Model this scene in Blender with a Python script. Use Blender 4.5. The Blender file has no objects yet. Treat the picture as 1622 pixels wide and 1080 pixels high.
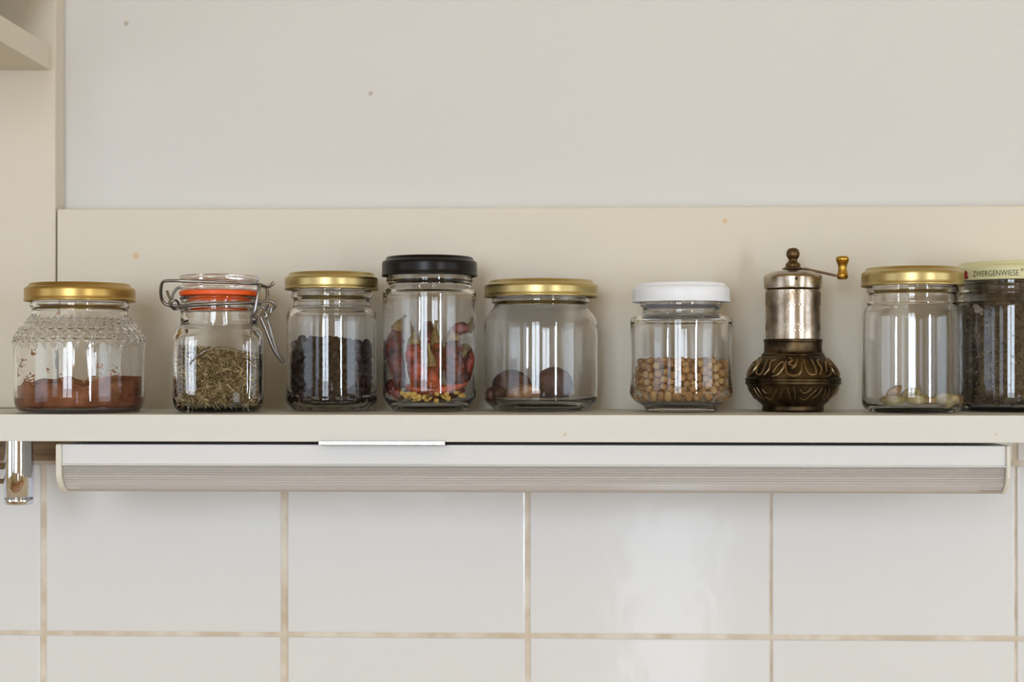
import bpy, bmesh, math, random
import numpy as np
from mathutils import Vector, noise
random.seed(7); np.random.seed(7)
PI = math.pi
C = bpy.context.scene.collection
sc = bpy.context.scene

# ------------------------------------------------------------------ camera, world, lights, exposure
F = 2325.0; H = 575.0; YAW = math.atan(75.0/F); CZ = 1.5
cam_d = bpy.data.cameras.new('camera'); cam = bpy.data.objects.new('camera', cam_d); C.objects.link(cam)
cam.location = (0, 0, CZ); cam.rotation_euler = (PI/2, 0, YAW)
cam_d.sensor_width = 36; cam_d.lens = F/1622*36; cam_d.shift_y = (H-540)/1622
cam_d.dof.use_dof = True; cam_d.dof.focus_distance = 1.03; cam_d.dof.aperture_fstop = 4.6
cam_d.clip_start = 0.02
sc.camera = cam
w = bpy.data.worlds.new('sky'); sc.world = w; w.use_nodes = True
w.node_tree.nodes['Background'].inputs[0].default_value = (0.80, 0.88, 1.0, 1)
w.node_tree.nodes['Background'].inputs[1].default_value = 1.0
sc.view_settings.view_transform = 'Standard'; sc.view_settings.look = 'None'
sc.view_settings.gamma = 1; sc.view_settings.use_curve_mapping = False
sc.view_settings.exposure = -0.02
sc.cycles.max_bounces = 16; sc.cycles.transmission_bounces = 14; sc.cycles.transparent_max_bounces = 16
sc.cycles.diffuse_bounces = 5; sc.cycles.glossy_bounces = 6
sc.cycles.sample_clamp_indirect = 60.0
sc.cycles.caustics_reflective = False; sc.cycles.caustics_refractive = True
YW = -1.8                                      # plane of the window wall behind the camera
WINS = [(-2.05, -1.45, 1.20, 2.30, 1.6), (-0.95, -0.12, 1.18, 2.35, 11.5), (1.56, 1.84, 0.75, 2.20, 30.0)]
DOORPANE = (0.20, 0.42, 0.30, 1.10, 3.4)        # small low pane beside the middle window
FILL_LEFT = (-1.3, 0.2, 0.9, 2.1, 1.0)  # unseen left-wall opening, added for extra fill light on the shelf
SIDE = (-1.3, 0.2, 0.75, 1.9, 2.5)            # window in the right-hand wall: y0, y1, z0, z1, radiance
def daylight(name, x0, x1, z0, z1, rad, col=(0.79, 0.89, 1.0)):
    d = bpy.data.lights.new(name, 'AREA'); d.shape = 'RECTANGLE'
    d.size = x1-x0; d.size_y = z1-z0; d.energy = rad*(x1-x0)*(z1-z0)*PI; d.color = col
    o = bpy.data.objects.new(name, d); C.objects.link(o)
    o.location = ((x0+x1)/2, YW-0.06, (z0+z1)/2); o.rotation_euler = (PI/2, 0, 0)   # -Z towards +Y
    return o
for k, (a, b, c, d_, r_) in enumerate(WINS):
    daylight('daylight', a, b, c, d_, r_)
daylight('daylight', *DOORPANE)
sl = daylight('daylight', FILL_LEFT[0], FILL_LEFT[1], FILL_LEFT[2], FILL_LEFT[3], FILL_LEFT[4])
sl.location = (-2.3-0.06, (FILL_LEFT[0]+FILL_LEFT[1])/2, (FILL_LEFT[2]+FILL_LEFT[3])/2); sl.rotation_euler = (PI/2, 0, -PI/2)
sl = daylight('daylight', SIDE[0], SIDE[1], SIDE[2], SIDE[3], SIDE[4])
sl.location = (2.5+0.06, (SIDE[0]+SIDE[1])/2, (SIDE[2]+SIDE[3])/2); sl.rotation_euler = (PI/2, 0, PI/2)

# ------------------------------------------------------------------ helpers
def ray(px, py, Y):
    dx = -math.sin(YAW) + (px-811)/F*math.cos(YAW); dy = math.cos(YAW) + (px-811)/F*math.sin(YAW)
    t = Y/dy
    return Vector((t*dx, Y, CZ + t*(H-py)/F)), t
def W(px, py, Y): return ray(px, py, Y)[0]
ZS = CZ - 82*1.0/F                              # top of the shelf board
YB = 1.130                                      # front of the back panel
YP = 1.1515                                     # painted wall plane
YT = 1.146                                      # tile faces

def lin(c): return tuple(((v/255)/12.92 if v/255 <= 0.04045 else ((v/255+0.055)/1.055)**2.4) for v in c)
def mat(name, col=(200,200,200), rough=0.5, metal=0.0, spec=0.5, trans=0.0, ior=1.45, coat=0.0):
    m = bpy.data.materials.new(name); m.use_nodes = True
    b = m.node_tree.nodes['Principled BSDF']
    b.inputs['Base Color'].default_value = (*lin(col), 1); b.inputs['Roughness'].default_value = rough
    b.inputs['Metallic'].default_value = metal; b.inputs['Specular IOR Level'].default_value = spec
    b.inputs['Transmission Weight'].default_value = trans; b.inputs['IOR'].default_value = ior
    b.inputs['Coat Weight'].default_value = coat
    return m
def N(m, t, **kw):
    n = m.node_tree.nodes.new(t)
    for k, v in kw.items():
        if k in n.inputs: n.inputs[k].default_value = v
        else: setattr(n, k, v)
    return n
def L(m, a, ao, b, bi): m.node_tree.links.new(a.outputs[ao], b.inputs[bi])
def B(m): return m.node_tree.nodes['Principled BSDF']
def add_noise_col(m, c1, c2, scale, detail=4, lo=0.35, hi=0.65, stretch=None, coord='Object'):
    tc = N(m, 'ShaderNodeTexCoord'); src = tc; out = coord
    if stretch:
        mp = N(m, 'ShaderNodeMapping'); mp.inputs['Scale'].default_value = stretch
        L(m, tc, coord, mp, 'Vector'); src = mp; out = 'Vector'
    nz = N(m, 'ShaderNodeTexNoise', Scale=scale, Detail=detail); L(m, src, out, nz, 'Vector')
    cr = N(m, 'ShaderNodeValToRGB'); e = cr.color_ramp.elements
    e[0].position = lo; e[0].color = (*lin(c1), 1); e[1].position = hi; e[1].color = (*lin(c2), 1)
    L(m, nz, 'Fac', cr, 'Fac'); L(m, cr, 'Color', B(m), 'Base Color')
    return nz, cr
def add_bump(m, scale, strength, dist=0.001, detail=4, stretch=None, geo=False):
    tc = N(m, 'ShaderNodeNewGeometry' if geo else 'ShaderNodeTexCoord'); src = tc; out = 'Position' if geo else 'Object'
    if stretch:
        mp = N(m, 'ShaderNodeMapping'); mp.inputs['Scale'].default_value = stretch
        L(m, tc, 'Object', mp, 'Vector'); src = mp; out = 'Vector'
    nz = N(m, 'ShaderNodeTexNoise', Scale=scale, Detail=detail); L(m, src, out, nz, 'Vector')
    bp = N(m, 'ShaderNodeBump', Strength=strength, Distance=dist); L(m, nz, 'Fac', bp, 'Height')
    L(m, bp, 'Normal', B(m), 'Normal')
def spots(m, pts, col):
    """small stains with a shape of their own at given world points"""
    b = B(m); inp = b.inputs['Base Color']
    prev = inp.links[0].from_socket if inp.links else None
    base = tuple(inp.default_value)
    g = N(m, 'ShaderNodeNewGeometry')
    for p, r in pts:
        v = N(m, 'ShaderNodeVectorMath', operation='DISTANCE'); L(m, g, 'Position', v, 0); v.inputs[1].default_value = p
        mr = N(m, 'ShaderNodeMapRange'); mr.inputs['From Min'].default_value = r; mr.inputs['From Max'].default_value = r*0.45
        mr.inputs['To Min'].default_value = 0; mr.inputs['To Max'].default_value = 0.55
        L(m, v, 'Value', mr, 'Value')
        mx = N(m, 'ShaderNodeMix', data_type='RGBA')
        L(m, mr, 'Result', mx, 0)
        if prev: m.node_tree.links.new(prev, mx.inputs[6])
        else: mx.inputs[6].default_value = base
        mx.inputs[7].default_value = (*lin(col), 1)
        prev = mx.outputs[2]
    m.node_tree.links.new(prev, inp)

def obj(name, bm, m, parent=None, loc=None, smooth=True, bevel=None, label=None, kind=None):
    me = bpy.data.meshes.new(name)
    bmesh.ops.recalc_face_normals(bm, faces=bm.faces)
    bm.to_mesh(me); bm.free(); me.materials.append(m)
    if smooth: me.shade_smooth(); me.set_sharp_from_angle(angle=math.radians(55))
    o = bpy.data.objects.new(name, me); C.objects.link(o)
    if parent: o.parent = parent
    if loc is not None: o.location = loc
    if bevel:
        b = o.modifiers.new('bevel', 'BEVEL'); b.width = bevel; b.segments = 3; b.limit_method = 'ANGLE'; b.harden_normals = True
    if label: o['label'] = label
    if kind: o['kind'] = kind
    return o
def tag(o, label, cat, group=None, kind=None):
    o['label'] = label; o['category'] = cat
    if group: o['group'] = group
    if kind: o['kind'] = kind
    return o
def thing(name, label, cat, loc=(0,0,0), rz=0, group=None):
    o = bpy.data.objects.new(name, None); C.objects.link(o); o.empty_display_size = 0.02
    o.location = loc; o.rotation_euler = (0, 0, rz); return tag(o, label, cat, group)
def box(bm, x0, x1, y0, y1, z0, z1):
    vs = [bm.verts.new((x, y, z)) for x in (x0, x1) for y in (y0, y1) for z in (z0, z1)]
    for f in ((0,1,3,2), (4,6,7,5), (0,4,5,1), (2,3,7,6), (0,2,6,4), (1,5,7,3)):
        bm.faces.new([vs[i] for i in f])
def mkbox(name, m, x0, x1, y0, y1, z0, z1, parent=None, bevel=0.0008, **k):
    bm = bmesh.new(); box(bm, x0, x1, y0, y1, z0, z1)
    return obj(name, bm, m, parent, bevel=bevel, **k)
def chaikin(p, n=2):
    p = [tuple(q) for q in p]
    for _ in range(n):
        out = [p[0]]
        for a, b in zip(p, p[1:]):
            out.append(tuple(a[i]*0.75+b[i]*0.25 for i in range(len(a)))); out.append(tuple(a[i]*0.25+b[i]*0.75 for i in range(len(a))))
        out.append(p[-1]); p = out
    return p
def lathe(bm, prof, seg=96, disp=None, sq=False):
    """prof: list of (r, z[, n]) ; n = exponent of the rounded-square cross-section"""
    rings = []
    for q in prof:
        r, z = q[0], q[1]; n = q[2] if sq else 2
        if r < 1e-7: rings.append([bm.verts.new((0, 0, z))]); continue
        ring = []
        for k in range(seg):
            a = 2*PI*k/seg; c, s_ = math.cos(a), math.sin(a); rr = r
            if n > 2.01: rr = r/((abs(c)**n+abs(s_)**n)**(1/n))
            if disp: rr += disp(a, z, r)
            ring.append(bm.verts.new((rr*c, rr*s_, z)))
        rings.append(ring)
    for A, D in zip(rings, rings[1:]):
        if len(A) == 1 and len(D) == 1: continue
        for k in range(seg):
            j = (k+1) % seg
            if len(A) == 1: bm.faces.new((A[0], D[k], D[j]))
            elif len(D) == 1: bm.faces.new((A[k], D[0], A[j]))
            else: bm.faces.new((A[k], D[k], D[j], A[j]))
def tube(bm, pts, rad, seg=10, closed=False, smooth=2, wob=None):
    """sweep along 3D points; rad is a number or a list per point"""
    P = [Vector(p) for p in pts]; R = [rad]*len(P) if not hasattr(rad, '__len__') else list(rad)
    if smooth:
        Q, S = [], []
        n = len(P)
        idx = range(n if closed else n-1)
        for i in idx:
            p0 = P[(i-1) % n] if (closed or i > 0) else P[i]; p1 = P[i]; p2 = P[(i+1) % n]
            p3 = P[(i+2) % n] if (closed or i+2 < n) else p2
            for k in range(2**smooth):
                t = k/2**smooth
                Q.append(0.5*((2*p1)+(p2-p0)*t+(2*p0-5*p1+4*p2-p3)*t*t+(3*p1-p0-3*p2+p3)*t**3))
                S.append(R[i]*(1-t)+R[(i+1) % n]*t)
        if not closed: Q.append(P[-1]); S.append(R[-1])
        P, R = Q, S
    n = len(P); rings = []; up = None
    for i in range(n):
        a = P[i-1] if (i > 0 or closed) else P[i]; b = P[(i+1) % n] if (i < n-1 or closed) else P[i]
        t = (b-a); t = t.normalized() if t.length > 1e-9 else Vector((0, 0, 1))
        if up is None: up = t.orthogonal().normalized()
        up = (up - t*up.dot(t)); up = up.normalized() if up.length > 1e-6 else t.orthogonal().normalized()
        v = t.cross(up)
        ring = []
        for k in range(seg):
            an = 2*PI*k/seg; rr = R[i]*(1+(wob(P[i], an) if wob else 0))
            ring.append(bm.verts.new(P[i]+(up*math.cos(an)+v*math.sin(an))*rr))
        rings.append(ring)
    for i in range(n if closed else n-1):
        A, D = rings[i], rings[(i+1) % n]
        for k in range(seg): bm.faces.new((A[k], A[(k+1) % seg], D[(k+1) % seg], D[k]))
    if not closed:
        bm.faces.new(rings[0][::-1]); bm.faces.new(rings[-1])

# ------------------------------------------------------------------ materials
m_wall = mat('wall_paint', (219,218,216), 0.75, spec=0.25); add_bump(m_wall, 90, 0.12, 0.0006, 6)
m_cream = mat('cream_melamine', (221,213,197), 0.42, spec=0.4); add_bump(m_cream, 300, 0.05, 0.0003, 3)
m_creamw = mat('cream_edge', (220,219,214), 0.45, spec=0.4); add_bump(m_creamw, 300, 0.05, 0.0003, 3)
m_tile = mat('white_glaze', (226,227,228), 0.12, spec=0.5); add_bump(m_tile, 48, 0.22, 0.0012, 2.0, geo=True)
m_grout = mat('beige_grout', (214,203,188), 0.9); add_noise_col(m_grout, (204,188,166), (226,217,204), 45)
m_gap = mat('dark_gap', (90,80,60), 0.8)
m_room = mat('room_paint', (218,198,154), 0.85, spec=0.2)
m_counter = mat('pale_worktop', (226,206,168), 0.5)
m_floor = mat('floor_wood', (150,120,90), 0.5)
add_noise_col(m_floor, (150,104,62), (186,138,88), 3, stretch=(1, 12, 1))
m_frame = mat('window_white', (225,225,222), 0.4)
m_glass = mat('clear_glass', (255,255,255), 0.0, trans=1.0, ior=1.43)
m_pane = mat('window_pane', (252,254,253), 0.0, trans=1.0, ior=1.01)
m_gold = mat('gold_lacquer', (182,152,90), 0.33, metal=1.0)
m_gold2 = mat('pale_gold_lacquer', (188,170,118), 0.33, metal=1.0)
m_black = mat('black_lacquer', (15,9,10), 0.3, spec=0.3)
m_whitelid = mat('white_lacquer', (236,240,248), 0.35, spec=0.45)
m_yellid = mat('pale_yellow_lacquer', (214,211,166), 0.4)
m_green_ink = mat('green_ink', (86,90,60), 0.6); m_red_ink = mat('red_ink', (150,24,36), 0.5)
m_orange = mat('orange_rubber', (238,92,22), 0.38, spec=0.5)
m_wire = mat('steel_wire', (150,148,146), 0.28, metal=1.0)
m_chrome = mat('chrome', (214,220,234), 0.07, metal=1.0)
m_lamp = mat('white_lamp_metal', (220,221,222), 0.4)
m_cap = mat('cream_plastic', (222,219,209), 0.45)
m_diff = mat('ribbed_diffuser', (240,235,231), 0.12, trans=0.5, ior=1.4)
m_tubeglass = mat('tube_phosphor', (222,220,216), 0.35)
m_socket = mat('brown_socket', (112,84,56), 0.5)
m_foil = mat('aluminium', (214,214,216), 0.32, metal=1.0); add_bump(m_foil, 900, 0.5, 0.0004, 3)
m_cocoa = mat('cocoa', (140,88,64), 0.95, spec=0.1); add_noise_col(m_cocoa, (118,70,48), (166,110,82), 90, 6); 
m_smudge = mat('cocoa_dust', (168,116,84), 0.95, spec=0.1)

# ------------------------------------------------------------------ the room
XL, XR, ZF, ZC = -2.3, 2.5, 0.0, 2.5
wall_back = mkbox('wall_back', m_wall, XL, XR, YP, YP+0.1, ZF, ZC, bevel=None, smooth=False, kind='structure')
for side, (y0, y1, z0, z1, _), a, b, fa, fb, nm in (('right', SIDE, XR, XR+0.1, XR-0.01, XR+0.05, 'window_4'), ('left', FILL_LEFT, XL-0.1, XL, XL-0.05, XL+0.01, 'window_5')):
    bm = bmesh.new(); t = 0.03
    box(bm, a, b, YW-0.1, y0, ZF, ZC); box(bm, a, b, y1, YP+0.1, ZF, ZC); box(bm, a, b, y0, y1, ZF, z0); box(bm, a, b, y0, y1, z1, ZC)
    obj('wall_'+side, bm, m_room, smooth=False, kind='structure')
    bm = bmesh.new()
    box(bm, fa, fb, y0, y0+t, z0, z1); box(bm, fa, fb, y1-t, y1, z0, z1); box(bm, fa, fb, y0+t, y1-t, z0, z0+t); box(bm, fa, fb, y0+t, y1-t, z1-t, z1)
    obj(nm, bm, m_frame, smooth=False, bevel=0.003, kind='structure')
# worktop and base cabinet below the tiles (outside the frame, it returns light upwards)
ctr = thing('base_cabinet', 'white base cabinet with pale worktop below the tiled wall', 'cabinet', (0, 0.85, 0))
mkbox('cabinet_body', m_room, -2.2, 2.3, -0.27, 0.285, 0.08, 0.868, ctr, bevel=0.002); mkbox('worktop', m_counter, -2.2, 2.3, -0.30, 0.29, 0.870, 0.905, ctr, bevel=0.002)
mkbox('floor', m_floor, XL-0.1, XR+0.1, YW-0.1, YP+0.1, ZF-0.1, ZF, bevel=None, smooth=False, kind='structure')
mkbox('ceiling', m_room, XL-0.1, XR+0.1, YW-0.1, YP+0.1, ZC, ZC+0.1, bevel=None, smooth=False, kind='structure')
bm = bmesh.new(); ALLW = sorted(WINS+[DOORPANE]); xs = [XL]+[v for q in ALLW for v in q[:2]]+[XR]
for i in range(0, len(xs), 2): box(bm, xs[i], xs[i+1], YW-0.1, YW, ZF, ZC)
for i, (a, b, z0, z1, _) in enumerate(ALLW):
    box(bm, a, b, YW-0.1, YW, z1, ZC)
    box(bm, a, b, YW-0.1, YW, ZF, z0)
obj('wall_front', bm, m_room, smooth=False, kind='structure')
for i, (a, b, z0, z1, _) in enumerate(WINS):
    bm = bmesh.new(); t = 0.03
    box(bm, a, a+t, YW-0.05, YW+0.01, z0, z1); box(bm, b-t, b, YW-0.05, YW+0.01, z0, z1)
    box(bm, a+t, b-t, YW-0.05, YW+0.01, z0, z0+t); box(bm, a+t, b-t, YW-0.05, YW+0.01, z1-t, z1)
    if b-a > 0.6: box(bm, (a+b)/2-0.03, (a+b)/2+0.03, YW-0.05, YW+0.01, z0+t, z1-t)
    obj('window_%d' % (i+1), bm, m_frame, smooth=False, bevel=0.003, kind='structure')
spots(m_wall, [(tuple(W(587,148,YP)), .0022), (tuple(W(200,37,YP)), .0024), (tuple(W(1500,610,YP)), .001)], (150,130,90))

# tiles
gx = [W(x, 900, YT).x for x in (67, 451, 837, 1223, 1608)]
pitch = (gx[4]-gx[0])/4; gx = [gx[0]-pitch*2, gx[0]-pitch]+gx+[gx[4]+pitch, gx[4]+2*pitch]
gz = [W(811, y, YT).z for y in (1007, 732)]; pz = gz[1]-gz[0]
gz = [gz[0]-2*pz, gz[0]-pz, gz[0], gz[1]]
ztop = ZS-0.018
mkbox('grout', m_grout, gx[0], gx[-1], YT+0.0016, YP, gz[0], ztop, wall_back, bevel=None, smooth=False)
bt = bmesh.new(); hw = (pitch-0.0038)/2; hh = (pz-0.0038)/2
box(bt, -hw, hw, 0, YP-YT, -hh, hh)
g = bmesh.ops.bevel(bt, geom=[e for e in bt.edges], offset=0.0012, segments=2, profile=0.6, affect='EDGES')
first = None
for i in range(len(gx)-1):
    for k in range(3):
        p = ((gx[i]+gx[i+1])/2+random.uniform(-.0003,.0003), YT, gz[k]+pz/2+random.uniform(-.0003,.0003))
        if first is None:
            first = obj('tile', bt, m_tile, wall_back, loc=p, smooth=False); o = first
        else:
            o = first.copy(); C.objects.link(o); o.parent = wall_back; o.location = p
        o.rotation_euler = (random.uniform(-.003,.003), 0, random.uniform(-.004,.004))
for i in range(len(gx)-1):                      # cut row under the shelf
    mkbox('tile', m_tile, gx[i]+0.0021, gx[i+1]-0.0021, YT, YP, gz[3]+0.0021, ztop-0.0005, wall_back, bevel=0.001)

# shelf with its back panel
pl = W(89, 400, YB); top = W(811, 328.5, YB)
shelf = thing('wall_shelf', 'long cream wall shelf board with upright back panel, carrying the jars', 'shelf', (0, 1.06, ZS))
def sub(o, root):                                # parent while keeping world coordinates
    o.parent = root; o.location = -root.location if root.rotation_euler.z == 0 else o.location; return o
sub(mkbox('shelf_board', m_creamw, -1.2, 1.3, 1.0, YB, ZS-0.0186, ZS, bevel=0.0007), shelf)
sub(mkbox('back_panel', m_cream, pl.x+0.0006, 1.3, YB, YP-0.0003, ZS-0.0186, top.z, bevel=0.0010), shelf)
spots(m_cream, [(tuple(W(215,405,YB)), .0034), (tuple(W(1148,350,YB)), .0026)], (214,170,96))
spots(m_creamw, [(tuple(W(895,688,1.0)), .0016), (tuple(W(1578,688,1.0)), .0012)], (196,170,120))
m_shade_strip = mat('brown_batten', (138,118,98), 0.8); add_noise_col(m_shade_strip, (116,98,80), (150,130,108), 20, stretch=(1, 8, 8))  # brown tone stands in for the shade under the shelf
sub(mkbox('wall_batten', m_shade_strip, -1.2, 0.3, 1.118, YT-0.0004, W(75, 730, 1.118).z, ZS-0.0188, bevel=0.001), shelf)  # added strip where only the shelf's shadow falls
# open cabinet at the left
cab = thing('open_cabinet', 'cream open wall cabinet with one board reaching out at upper left', 'cabinet', (-0.6, 1.06, ZS))
sub(mkbox('back_panel', m_cream, -1.2, pl.x-0.0006, YB, YP-0.0003, ZS+0.0002, 2.25, bevel=0.0012), cab)
bz1 = W(80, 72.6, YB).z; bz0 = W(79, 111, YB).z; bx = W(80, 90, YB).x
sub(mkbox('shelf_board', m_cream, -1.2, bx, 0.85, YB-0.0002, bz0, bz1, bevel=0.0008), cab)
sub(mkbox('top_board', m_cream, -1.2, bx, 0.85, YB-0.0002, bz1+0.30, bz1+0.319, bevel=0.0008), cab)
sub(mkbox('side_panel', m_cream, -1.22, -1.2, 0.85, YP-0.0003, ZS+0.0002, bz1+0.319, bevel=0.0008), cab)
# bowl on that board, only its flank in the corner of the frame
m_bowl = mat('bowl_glaze', (150,132,98), 0.35); add_noise_col(m_bowl, (128,122,92), (172,140,108), 60)
pb = W(-34, 40, 1.075)
bowl = tag(obj('bowl', bmesh.new(), m_bowl, loc=(pb.x-0.02, 1.06, bz1)), 'greenish brown bowl on the open cabinet board, top left corner', 'bowl')
bm = bmesh.new(); lathe(bm, chaikin([(0,0),(.026,0),(.028,.004),(.030,.008),(.044,.030),(.062,.062),(.059,.062),(.042,.032),(.026,.012),(0,.010)], 2), 64)
bmesh.ops.recalc_face_normals(bm, faces=bm.faces); bm.to_mesh(bowl.data); bm.free(); bowl.data.shade_smooth()

# under-shelf strip lamp
def zy(y, Y=1.0): return CZ-(y-H)*Y/F
lx0 = W(89, 720, 1.008).x; lx1 = W(1600, 720, 1.008).x; lm = (lx0+lx1)/2
lamp = thing('strip_lamp', 'long white strip lamp with ribbed diffuser fixed under the shelf', 'lamp', (lm, 1.04, zy(784)))
def extr(name, m, prof, x0, x1, parent, bevel=0.0006):
    bm = bmesh.new(); A = [bm.verts.new((x0, y, z)) for y, z in prof]; D = [bm.verts.new((x1, y, z)) for y, z in prof]
    n = len(prof)
    for k in range(n): bm.faces.new((A[k], A[(k+1) % n], D[(k+1) % n], D[k]))
    bm.faces.new(A[::-1]); bm.faces.new(D)
    return sub(obj(name, bm, m, smooth=False, bevel=bevel), parent)
yf = 1.008; ec = W(98.5, 720, yf).x-lx0
housing = [(yf, zy(706)), (yf, zy(737)), (yf-0.0015, zy(737.6)), (yf-0.0015, zy(740)), (1.078, zy(740)), (1.078, zy(706))]
extr('housing', m_lamp, housing, lx0+ec, lx1-ec*0.7, lamp)
capp = [(yf-0.002, zy(705.5)), (yf-0.002, zy(757)), (yf, zy(766)), (yf+0.004, zy(776)), (yf+0.010, zy(785)), (1.078, zy(786)), (1.078, zy(705.5))]
extr('end_cap', m_cap, capp, lx0, lx0+ec, lamp, 0.0012); extr('end_cap', m_cap, capp, lx1-ec*0.7, lx1, lamp, 0.0012)
path = [Vector((yf+0.0015, zy(740.6))), Vector((yf+0.0018, zy(756))), Vector((yf+0.0038, zy(768))), Vector((yf+0.0085, zy(778))), Vector((yf+0.016, zy(783.2))), Vector((1.074, zy(784)))]
outp = []; nr = [4, 3, 3, 2, 6]
for j in range(5):
    a, b = path[j], path[j+1]; t = (b-a).normalized(); nn = Vector((t.y, -t.x)) if j == 0 else Vector((t.y, -t.x))
    if nn.x > 0 and j == 0: nn = -nn
    if j > 0 and nn.y > 0: nn = -nn
    for k in range(nr[j]):
        p = a.lerp(b, k/nr[j]); outp.append(p); outp.append(a.lerp(b, (k+0.5)/nr[j])+nn*0.0010)
outp.append(path[-1])
inn = [Vector((1.0725, zy(780.5))), Vector((yf+0.0172, zy(780.3))), Vector((yf+0.0102, zy(775.5))), Vector((yf+0.0056, zy(766.5))), Vector((yf+0.0036, zy(755.5))), Vector((yf+0.0032, zy(740.6)))]
extr('diffuser', m_diff, [(p.x, p.y) for p in outp+inn], lx0+ec+0.0003, lx1-ec*0.7-0.0003, lamp, None)
bm = bmesh.new(); tz = zy(758); ty = 1.04; sx0 = W(173, 760, ty).x; sx1 = W(1508, 760, ty).x
tube(bm, [(sx0, ty, tz), (sx1, ty, tz)], 0.0075, 24, smooth=0); sub(obj('lamp_tube', bm, m_tubeglass, label='white fluorescent tube'), lamp)
for a, b in ((W(146, 760, ty).x, sx0), (sx1, W(1536, 760, ty).x)):
    bm = bmesh.new(); tube(bm, [(a, ty, tz), (b, ty, tz)], 0.0079, 24, smooth=0); sub(obj('tube_cap', bm, m_foil), lamp)
sub(mkbox('socket', m_cap, lx0+ec+0.0005, W(145.5, 760, ty).x, ty-0.0245, ty+0.012, zy(779), zy(741)), lamp)
sub(mkbox('socket', m_socket, W(1536.5, 760, ty).x, lx1-ec*0.7-0.0005, ty-0.0245, ty+0.012, zy(779), zy(741)), lamp)
# aluminium strip in the gap
bm = bmesh.new(); sa, sb = W(505, 701, 1.0).x, W(705, 701, 1.0).x
box(bm, sa, sb, 0.9984, 0.9998, zy(705.3), zy(698.6)); box(bm, sa+0.0004, sb-0.0004, 0.9998, 1.05, zy(705.2), ZS-0.0188)
st = tag(obj('metal_strip', bm, m_foil, smooth=False, bevel=0.0004), 'thin silvery metal strip wedged between shelf and strip lamp', 'strip')
# chrome post under the shelf
pc = W(30, 750, 1.05); br = thing('shelf_support', 'chrome cylindrical support below the left end of the shelf', 'bracket', (pc.x, 1.05, zy(801, 1.05)))
s = 1.05/F; bm = bmesh.new(); hz = ZS-0.0187-br.location.z
lathe(bm, [(0, 12*s), (22*s, 12*s), (23.2*s, 13*s), (23.2*s, hz*0.5), (22.6*s, hz), (0, hz)], 64); obj('post', bm, m_chrome, br)
bm = bmesh.new(); lathe(bm, [(0, 0), (20.5*s, 0), (22.3*s, 1.5*s), (22.6*s, 10*s), (21*s, 11.9*s), (0, 11.9*s)], 64); obj('end_cap', bm, m_chrome, br)
bm = bmesh.new(); tube(bm, [(-20*s, 0.004, 60*s), (-140*s, 0.004, 60*s)], 5*s, 16, smooth=0); tube(bm, [(-20*s, 0.004, 36*s), (-140*s, 0.004, 36*s)], 4*s, 16, smooth=0); obj('side_rods', bm, m_socket, br)

# ------------------------------------------------------------------ jars
class J:
    def __init__(s_, name, label, px, Yc, rz=0, cat='jar'):
        p, t = ray(px, 600, Yc); s_.s = t/F; s_.yb = H+(CZ-ZS)/s_.s; s_.px = px; s_.Yc = Yc; s_.loc = Vector((p.x, Yc, ZS+0.0002))
        s_.root = thing(name, label, cat, s_.loc, rz) if name else None
    def P(s_, prof): return [(q[0]*s_.s, (s_.yb-q[1])*s_.s)+tuple(q[2:]) for q in prof]
    def pt(s_, x, y, dy=0.0):                    # local point: pixel x, pixel y, depth offset in px
        return Vector(((x-s_.px)*s_.s, dy*s_.s, (s_.yb-y)*s_.s))
def screw_jar(j, outer, inner, lid, lidmat, m=m_glass, seg=96, disp=None, lidlabel=None, it=2, lidin=3):
    """outer: from the base centre up to the rim, inner: from the rim down to the floor (px)"""
    bm = bmesh.new()
    prof = chaikin(j.P(outer+inner), it); 
    lathe(bm, prof, seg, disp); obj('glass_body', bm, m, j.root)
    # lid: skirt with rolled lower edge, bevelled shoulder and slightly sunk top
    r, yt, ybt = lid[0], lid[1], lid[2]
    lp = [(0, yt+1.8), (r*0.78, yt+1.6), (r*0.81, yt+0.2), (r*0.89, yt), (r*0.905, yt+0.8), (r*0.935, yt+5.6), (r*0.985, yt+7.2), (r, yt+8.6), (r, ybt-4), (r+0.8, ybt-2.5), (r+0.4, ybt), (r-1.4, ybt),
          (r-2.0, ybt-3), (r-2.0, yt+9.5), (r-5, yt+5), (r*0.8, yt+4), (0, yt+4)]
    bm = bmesh.new(); lathe(bm, chaikin(j.P(lp), 1), 128); return obj('lid', bm, lidmat, j.root, label=lidlabel)
def base_outer(b, rb): return [(0, b-3), (rb*0.8, b-3), (rb*0.92, b), (rb, b)]

# 1 cocoa jar ---------------------------------------------------------------
j1 = J('glass_jar', 'wide glass jar with honeycomb shoulder and gold lid, leftmost on shelf', 127, 1.048)
def honey(a, z, r):
    y = j1.yb - z/j1.s
    if not (500 < y < 552) or r/j1.s < 72: return 0
    b = 0; n = 38
    for row, yc in enumerate((516.5, 531.5, 546.5, 503)):
        u = (a*n/(2*PI)+0.5*(row % 2)) % 1 - 0.5
        d = math.hypot(u*15.5*r/(j1.s*96), (y-yc)*1.08)
        b = max(b, math.exp(-((d-6.4)/1.5)**2)) if row < 2 else max(b, 0.8*math.exp(-((d-7.2)/1.5)**2))
    return b*2.0*j1.s*max(0, min(1, (548-y)/6))*max(0, min(1, (y-501)/4))
yb = j1.yb
out = base_outer(yb, 86)+[(94, yb-3), (99, yb-12), (100, yb-22), (100, 600), (100.5, 560)]
out += [(101, 548), (101, 545), (100.6, 541), (99.5, 537), (98, 533), (96, 529), (93.5, 525), (91, 521), (88, 517), (84.5, 513), (80.5, 509), (77.5, 505), (75, 500), (73.5, 495), (73, 490),
        (76, 487), (76.5, 484), (75.5, 481), (73, 479), (75, 472), (73, 466), (73, 458)]
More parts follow.
